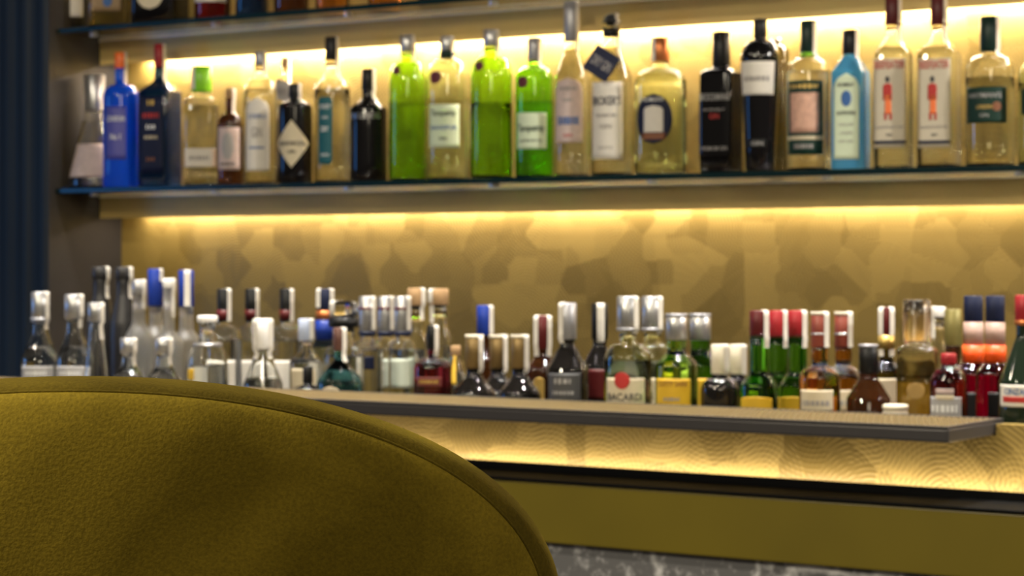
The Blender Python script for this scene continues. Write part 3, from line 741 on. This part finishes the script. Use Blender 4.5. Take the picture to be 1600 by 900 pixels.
for cx_, hw_, lab in ((1396, 31, 'left of two matching clear bottles with burgundy caps and red figure labels'), (1467, 35, 'right of two matching clear bottles with burgundy caps and red figure labels')):
    up('gin_bottle', lab, cx_, hw_, (-6, 40, 56, 88), neck=11, capw=13, liquid=WATER, level=75, cap=BURG, form='std', sec='square', strip='R', strip_y=68, face=-13,
       labels=[dict(y=(94, 232), w=25, mat=pm('frosty_print', (.56, .50, .38), .6), **{'in': [('arch', REDINK, 132, 158, 7, -3), ('pill', ORNG, 150, 180, 5, -2), ('round', INK, 121, 131, 3.5, -3), ('rect', REDINK, 178, 189, 2, 2), ('rect', REDINK, 178, 189, 2, -6), ('rect', NAVY, 221, 226, 25, 0)]},
                    text=[('BEEFEATER', 103, 12, 23, REDINK), ('LONDON DRY GIN', 200, 4, 22, GREYINK), ('GIN', 212, 4, 5, NAVY)])])
up('gin_bottle', 'broad clear bottle with dark green cap and black green label at the right end', 1547, 38, (26, 80, 86, 112), neck=14, capw=16, liquid=YEL, level=122, cap=DGRC, form='dome', strip='R', strip_y=92,
   labels=[dict(y=(138, 194), w=36, mat=DKGRN, dx=-1, **{'in': [('round', BROWNINK, 161, 176, 7, 19)]}, text=[("HAYMAN'S", 151, 8, 26, GREYP), ('LONDON', 169, 6, 12, GOLDINK), ('GIN', 182, 5, 7, GREYP)])])
up('gin_bottle', 'greenish clear bottle cut off by the right edge of the picture', 1626, 35, (40, 84, 95, 118), neck=12, capw=13, glass=GREENISH, liquid=WATER, level=130, cap=SILV, form='dome',
   labels=[dict(y=(140, 180), w=26, mat=DKGRN)])
# ------------------------------------------------------------------ cropped bottles on the top shelf
G0 = 'bottles on the topmost glass shelf'
def top(name, label, cx, hw, ys=(-215, -180, -160, -130), Y=YS, **k): return bottle(name, label, cx, hw, Y, GZ2, ys, group=G0, **k)
T0 = dict(neck=10, capw=11)
top('spirit_bottle', 'clear bottle with white label at the left end of the top shelf', 119, 17, liquid=WATER, level=-100, cap=SILV, labels=[dict(y=(-60, 28), w=15, mat=WPAPER)], **T0)
top('whisky_bottle', 'clear bottle of amber spirit with blue and orange label on the top shelf', 170, 33, sec='square', face=-8, liquid=GOLDL, level=-90, cap=GOLDC,
    labels=[dict(y=(-60, 20), w=24, mat=pm('tan_print', (.30, .20, .10), .6), **{'in': [('oval', BLUEINK, -4, 14, 7, 2)]})], **T0)
top('spirit_bottle', 'black bottle with round white label on the top shelf', 250, 42, sec='square', face=-25, glass=BLACK, cap=BLKC, labels=[dict(y=(-35, 18), w=24, form='round', mat=CREAM)], **T0)
top('liqueur_bottle', 'dark red bottle with white label on the top shelf', 332, 28, glass=DRED, cap=REDC, labels=[dict(y=(-60, 6), w=30, mat=WPAPER)], **T0)
top('liqueur_bottle', 'blue tinted bottle on the top shelf right of the white labelled one', 393, 25, glass=NAVYG, cap=BLKC, labels=[dict(y=(-60, -5), w=18, mat=MAUVE)], **T0)
top('whisky_bottle', 'smoky brown bottle on the top shelf between blue and amber bottles', 455, 27, glass=BROWNG, cap=BLKC, **T0)
top('whisky_bottle', 'left of the two amber bottles on the top shelf', 519, 26, glass=gl('amber_glass', (.75, .33, .05)), cap=GOLDC, **T0)
top('whisky_bottle', 'right of the two amber bottles on the top shelf', 602, 27, glass=gl('amber_glass', (.75, .33, .05)), cap=GOLDC, **T0)
top('spirit_bottle', 'dark bottle last in view on the top shelf', 680, 27, glass=BROWNG, cap=BLKC, **T0)
# ------------------------------------------------------------------ bottles in the speed rail
G2 = 'bottles in the rail behind the bar'
A, B_, C_, D_ = 3.062, 3.155, 3.25, 3.35
def lo_(label, cx, hw, ys, Y=A, kind='spirit_bottle', **k): return bottle(kind, label, cx, hw, Y, RZ, ys, group=G2, **k)
lo_('clear long necked bottle at the far left of the rail, foil cap', 63, 30, (456, 500, 514, 569), B_, neck=12, capw=14, liquid=WATER, level=540, cap=SILV, form='std', strip='R', strip_y=514, cap2=[(GREYC, 496, 503)],
    labels=[dict(y=(571, 600), w=28, mat=GREYP, text=[('#6', 582, 8, 17, WINK)])])
lo_('clear long necked bottle, second from the left of the rail', 116, 29, (460, 498, 512, 569), B_, neck=12, capw=15, liquid=WATER, level=540, cap=SILV, form='std', strip='R', strip_y=512,
    labels=[dict(y=(571, 600), w=26, mat=GREYP, text=[('#6', 582, 8, 17, WINK)])])
lo_('slim clear bottle with clear cap standing before two charcoal bottles', 150, 19, (473, 502, 510, 590), A, neck=10, capw=13, cap=SILV, form='cone', strip='R', strip_y=530)
lo_('left of the two tall charcoal bottles with white tax strips', 158, 22, (417, 436, 460, 505), D_, neck=12, capw=14, glass=GREY, cap=GREY, form='cone', strip='R', strip_y=466)
lo_('right of the two tall charcoal bottles with white tax strips', 194, 22, (417, 436, 460, 505), D_, neck=12, capw=14, glass=GREY, cap=GREY, form='cone', strip='R', strip_y=466)
lo_('clear bottle with white strip between charcoal and blue capped bottles', 217, 22, (437, 462, 500, 530), C_, neck=10, capw=11, glass=FROST, cap=SILV, strip='R', strip_y=482)
lo_('frosted bottle with blue cap, left of the two blue capped ones', 243, 24, (420, 478, 505, 530), D_, neck=10, capw=12, glass=FROST, cap=BLUEC, strip='R', strip_y=440)
lo_('frosted bottle with slim neck between the two blue capped bottles', 264, 22, (435, 450, 512, 540), C_, neck=9, capw=10, glass=FROST, cap=WHITEC, strip='R', strip_y=495)
lo_('frosted bottle with blue cap, right of the two blue capped ones', 291, 23, (422, 479, 512, 535), D_, neck=11, capw=12, glass=FROST, cap=BLUEC, strip='C', strip_y=478)
lo_('small clear bottle nearest the green velvet chair back, left one', 201, 28, (528, 552, 566, 600), A, neck=11, capw=13, liquid=WATER, level=575, cap=SILV, strip='R', strip_y=570)
lo_('small clear bottle nearest the green velvet chair back, right one', 256, 28, (528, 552, 566, 600), A, neck=12, capw=14, liquid=WATER, level=575, cap=SILV, strip='R', strip_y=570)
lo_('clear decanter shaped bottle with white stopper and yellow label spots', 324, 33, (493, 503, 535, 585), A, neck=13, capw=16, liquid=WATER, level=570, cap=WHITEC, form='dome', cap2=[(SILV, 536, 541)],
    labels=[dict(y=(575, 592), w=7, dx=-22, mat=YELP)])
for cx_, lab in ((350, 'leftmost'), (394, 'middle'), (448, 'rightmost')):
    lo_('clear bottle with black neck and white tax strip, %s of the three alike' % lab, cx_, 28, (451, 501, 508, 535), D_ if cx_ != 350 else C_, kind='rum_bottle', neck=10, capw=11, liquid=WATER, level=530, cap=BLKC, cap2=[(BURG, 484, 499)], form='dome', strip='R', strip_y=502,
        labels=[dict(y=(562, 610), w=24, mat=WPAPER)])
lo_('clear conical bottle with wide white cap and pale yellow base', 411, 31, (498, 545, 552, 600), A, neck=12, capw=16, liquid=YEL, level=590, cap=WHITEC, form='cone', strip='RL', strip_y=560)
lo_('clear bottle with pale blue and gold cap behind the small black capped one', 478, 26, (498, 532, 545, 568), B_, neck=10, capw=12, liquid=WATER, level=560, cap=pm('pale_blue_cap', (.40, .46, .60), .4), strip='R', strip_y=530,
    labels=[dict(y=(575, 612), w=20, mat=CREAM)])
lo_('bottle with navy cap and copper collar', 508, 22, (451, 484, 520, 545), D_, neck=11, capw=14, glass=gl('pale_blue_glass', (.55, .7, .9)), cap=NAVY, cap2=[(COPPER, 485, 499), (BLUEC, 500, 530)], strip='RL', strip_y=480)
lo_('clear stoppered decanter with black neck band', 537, 32, (470, 494, 540, 560), 3.165, neck=17, capw=23, liquid=WATER, level=555, cap=CLEAR, cap2=[(BLKC, 496, 511)], form='dome', strip='L', strip_y=520)
lo_('small dark bottle with black neck in front of the teal bottle', 481, 26, (572, 598, 601, 622), A, neck=7, capw=8, glass=SMOKE, cap=BLKC, form='dome')
lo_('teal glass bottle with brown neck and white strip', 531, 36, (512, 548, 556, 600), A, neck=9, capw=10, glass=TEALG, cap=BROWNC, form='std', strip='R', strip_y=565, labels=[dict(y=(602, 640), w=20, dx=-8, form='oval', mat=CREAM)])
for cx_, lab, Y_ in ((574, 'left', C_), (603, 'middle', D_), (629, 'right', C_)):
    lo_('clear bottle with silver cap and navy ring, %s of the three alike' % lab, cx_, 22 if cx_ != 574 else 25, (463, 521, 532, 548), Y_, kind='vodka_bottle', neck=11, capw=13, liquid=WATER, level=545, cap=SILV, cap2=[(NAVY, 518, 524), (BURG, 480, 484)], form='dome', strip='R', strip_y=515,
        labels=[dict(y=(556, 576), w=16, mat=NAVY)] if cx_ == 574 else [dict(y=(560, 605), w=16, mat=pm('pale_celadon', (.50, .55, .45), .6))])
lo_('clear bottle with wooden cap, left of the two wood capped ones', 651, 24, (450, 477, 520, 548), D_, neck=11, capw=14, liquid=WATER, level=545, cap=CORK, form='cone', strip='R', strip_y=500)
lo_('clear bottle with wooden cap, right of the two wood capped ones', 685, 22, (451, 476, 512, 545), C_+.01, neck=13, capw=16, liquid=WATER, level=540, cap=CORK, form='dome', strip='L', strip_y=503)
lo_('round cognac bottle of red brown spirit with black cap', 676, 30, (508, 546, 558, 576), A, kind='cognac_bottle', neck=8, capw=9, glass=DRED, cap=BLKC, form='dome', strip='R', strip_y=556, labels=[dict(y=(588, 602), w=20, mat=pm('maroon_print', (.16, .03, .02), .5), text=[('#7', 595, 6, 15, GOLDINK)])])
lo_('clear bottle with slanting yellow label stripe beside the cognac bottle', 712, 20, (540, 556, 560, 600), B_, neck=7, capw=8, liquid=YEL, level=580, cap=CORK, form='cone', labels=[dict(y=(556, 600), w=5, mat=YELP)])
lo_('bottle with bright blue cap and white strip rising behind the gold capped trio', 758, 25, (477, 523, 545, 565), D_, neck=11, capw=13, glass=BROWNG, cap=BLUEC, form='std', strip='R', strip_y=528)
for cx_, lab in ((741, 'leftmost'), (779, 'middle'), (812, 'rightmost')):
    lo_('dark bottle with dull gold cap and white strip, %s of the three alike' % lab, cx_, 33, (524 if cx_ < 760 else 523, 575, 582, 618), A if cx_ != 779 else B_+.01, kind='liqueur_bottle', neck=12, capw=14, glass=SMOKE, cap=pm('bronze_cap', (.20, .13, .045), .38, .5), cap2=[(CREAMC, 523, 528)], form='std', strip='R', strip_y=582)
lo_('brown bottle with burgundy cap, two tax strips and gold emblem', 848, 27, (493, 545, 552, 580), B_, neck=12, capw=14, glass=BROWNG, cap=BURG, form='std', strip='RL', strip_y=556, labels=[dict(y=(588, 626), w=8, dx=0, form='arch', mat=GOLDINK)])
lo_('black bottle with silver and black cap and grey label', 887, 33, (473, 530, 540, 575), A, kind='whisky_bottle', neck=12, capw=14, glass=SMOKE, cap=GREYC, form='cone', strip='L', strip_y=536, labels=[dict(y=(582, 625), w=28, mat=pm('dark_grey_label', (.06, .06, .062), .5), text=[('#4', 594, 9, 14, GREYP), ('#7', 612, 6, 17, GREYP)])])
lo_('black bottle with white strip across its cap left of the white rum bottle', 937, 27, (474, 530, 540, 568), B_, kind='whisky_bottle', neck=11, capw=13, glass=SMOKE, cap=BLKC, form='cone', strip='C', strip_y=534, labels=[dict(y=(576, 622), w=22, mat=BURG)])
for cx_, hw_, Y_, lab in ((981, 37, A, 'front'), (1019, 30, C_, 'rear')):
    lo_('clear green tinted rum bottle with white label and silver cap, the %s of two' % lab, cx_, hw_, (463, 517, 536, 562), Y_, kind='rum_bottle', neck=13, capw=17, glass=GREENISH, liquid=WATER, level=562, cap=SILV, cap2=[(GREYC, 512, 517)], form='dome', strip='R', strip_y=522, face=-8,
        labels=[dict(y=(589, 634), w=33 if hw_ > 35 else 24, mat=CREAM, **{'in': [('round', REDINK, 580, 606, 12, -4)]}, text=[('BACARDI', 618, 11, 28 if hw_ > 35 else 20, INK)]) if hw_ > 35 else dict(y=(589, 634), w=24, mat=CREAM, text=[('8', 616, 14, 5, INK)])])
for cx_, hw_, Y_, lab in ((1057, 33, A, 'front'), (1094, 27, C_, 'rear')):
    lo_('green whisky bottle with yellow label and white screw cap, the %s of two' % lab, cx_, hw_, (491, 531, 545, 572), Y_, kind='whisky_bottle', neck=15, capw=17, glass=GRN if hw_ > 30 else DGRN, cap=SILV, cap2=[(GREYC, 490, 495)], form='std', labels=[dict(y=(590, 636), w=30 if hw_ > 30 else 22, form='rect', mat=YELP, text=[('CUTTY SARK', 598, 8, 24, BROWNINK), ('#6', 622, 6, 13, GREYINK)] if hw_ > 30 else [])])
lo_('dark bottle with cream cap, left of the cream capped pair', 1125, 30, (538, 584, 590, 612), A, kind='liqueur_bottle', neck=12, capw=14, glass=SMOKE, cap=CREAMC, form='dome', strip='R', strip_y=585)
lo_('dark bottle with cream cap, right of the cream capped pair', 1153, 24, (538, 584, 590, 612), B_, kind='liqueur_bottle', neck=12, capw=13, glass=SMOKE, cap=CREAMC, form='dome', strip='R', strip_y=585)
for cx_, Y_, lab, hw_ in ((1186, A, 'leftmost', 30), (1216, C_, 'middle', 25), (1246, B_, 'rightmost', 28)):
    lo_('green bottle with dark red cap and white strip, %s of the three alike' % lab, cx_, hw_, (485, 527, 580, 604), Y_, kind='whisky_bottle', neck=15, capw=15, glass=DGRN, cap=BURG if cx_ < 1200 else REDC, form='std', strip='R', strip_y=543, labels=[dict(y=(618, 644), w=28, form='arch', mat=YELP, name='yellow_label')])
for cx_, Y_, lab, hw_ in ((1281, A, 'left', 32), (1318, C_, 'right', 27)):
    lo_('amber rum bottle with red brown cap and cream label, %s one of two' % lab, cx_, hw_, (487, 542, 572, 594), Y_, kind='rum_bottle', neck=13, capw=14, glass=gl('amber_glass', (.75, .33, .05)), cap=pm('red_brown_cap', (.24, .05, .03), .4), cap2=[(CREAMC, 487, 492), (SILV, 520, 523)], form='dome', strip='R', strip_y=542,
        labels=[dict(y=(608, 640), w=28, mat=CREAM, text=[('#7', 628, 9, 22, GREYINK)])])
lo_('dark flask shaped bottle with tall black cap between amber rum and golden tequila', 1357, 34, (540, 583, 590, 622), 3.095, kind='liqueur_bottle', neck=14, capw=15, glass=BROWNG, cap=BLKC, form='cone', cap2=[(GREYC, 538, 542)])
lo_('dark bottle with burgundy cap and white strips on both sides', 1385, 27, (480, 522, 560, 580), C_, kind='wine_bottle', neck=11, capw=12, glass=OLIVEG, cap=BURG, cap2=[(GOLDC, 524, 545)], form='std', strip='RL', strip_y=556, labels=[dict(y=(590, 630), w=22, mat=CREAM)])
lo_('squarish bottle of golden tequila with clear tumbler shaped stopper', 1433, 35, (468, 536, 540, 548), B_, kind='tequila_bottle', neck=20, capw=22, glass=CLEAR, liquid=GOLDL, level=548, cap=gl('hazy_stopper', (.80, .66, .46), .18), sec='square', face=-4, form='dome',
    labels=[dict(y=(596, 622), w=14, form='round', mat=pm('brass_print', (.35, .22, .06), .5))])
lo_('clear bottle with white cap behind the golden tequila', 1465, 18, (479, 495, 530, 550), 3.425, neck=10, capw=12, cap=WHITEC, strip='L', strip_y=528)
lo_('bottle with tall olive gold neck behind the dark red bottle', 1489, 20, (483, 540, 560, 575), 3.345, neck=12, capw=13, glass=BROWNG, cap=pm('olive_foil', (.20, .17, .05), .4, .3))
for cx_, lab in ((1521, 'left'), (1555, 'right')):
    lo_('magenta bitter bottle with navy cap and orange red neck, %s one of two' % lab, cx_, 31 if cx_ < 1540 else 30, (462, 502, 560, 585), C_ if cx_ < 1540 else B_, kind='bitters_bottle', neck=14, capw=15, glass=MAG, cap=NAVY, cap2=[(pm('pink_collar', (.40, .26, .21), .5), 503, 538), (pm('orange_collar', (.90, .10, .01), .4), 539, 566)], form='std',
        labels=[dict(y=(612, 650), w=9, dx=4, mat=BLKC)])
lo_('dark red bottle with grey patterned label in front of the magenta bottles', 1482, 29, (552, 568, 574, 602), A, kind='liqueur_bottle', neck=11, capw=12, glass=DRED, cap=REDC, form='dome', labels=[dict(y=(619, 652), w=27, mat=GREYP, **{'in': [('rect', CREAM, 616, 623, 14, 0)]}, text=[('#6', 637, 13, 22, WINK)]), dict(y=(606, 613), w=14, mat=MAUVE, name='neck_label')])
r, S = lo_('low jar with cream label just above the tray edge', 1399, 20, (632, 640, 641, 645), 3.032, kind='small_jar', neck=16, capw=20, glass=CREAMC, cap=CREAMC, form='dome', labels=[])
r['category'] = 'jar'
lo_('black sloping bottle with white and red label at the right end of the bar', 1601, 40, (461, 505, 525, 597), A, kind='vermouth_bottle', neck=13, capw=15, glass=gl('black_green_glass', (.03, .05, .03), .03, 1.45, .6), cap=REDC, cap2=[(COPPER, 500, 508)], form='cone', strip=None,
    labels=[dict(y=(600, 634), w=36, mat=WPAPER, **{'in': [('rect', REDINK, 618, 627, 28, 0)]}, text=[('CINZANO', 610, 9, 24, BLUEINK)])])
for o in bpy.data.objects:
    if '_t' in o: del o['_t']
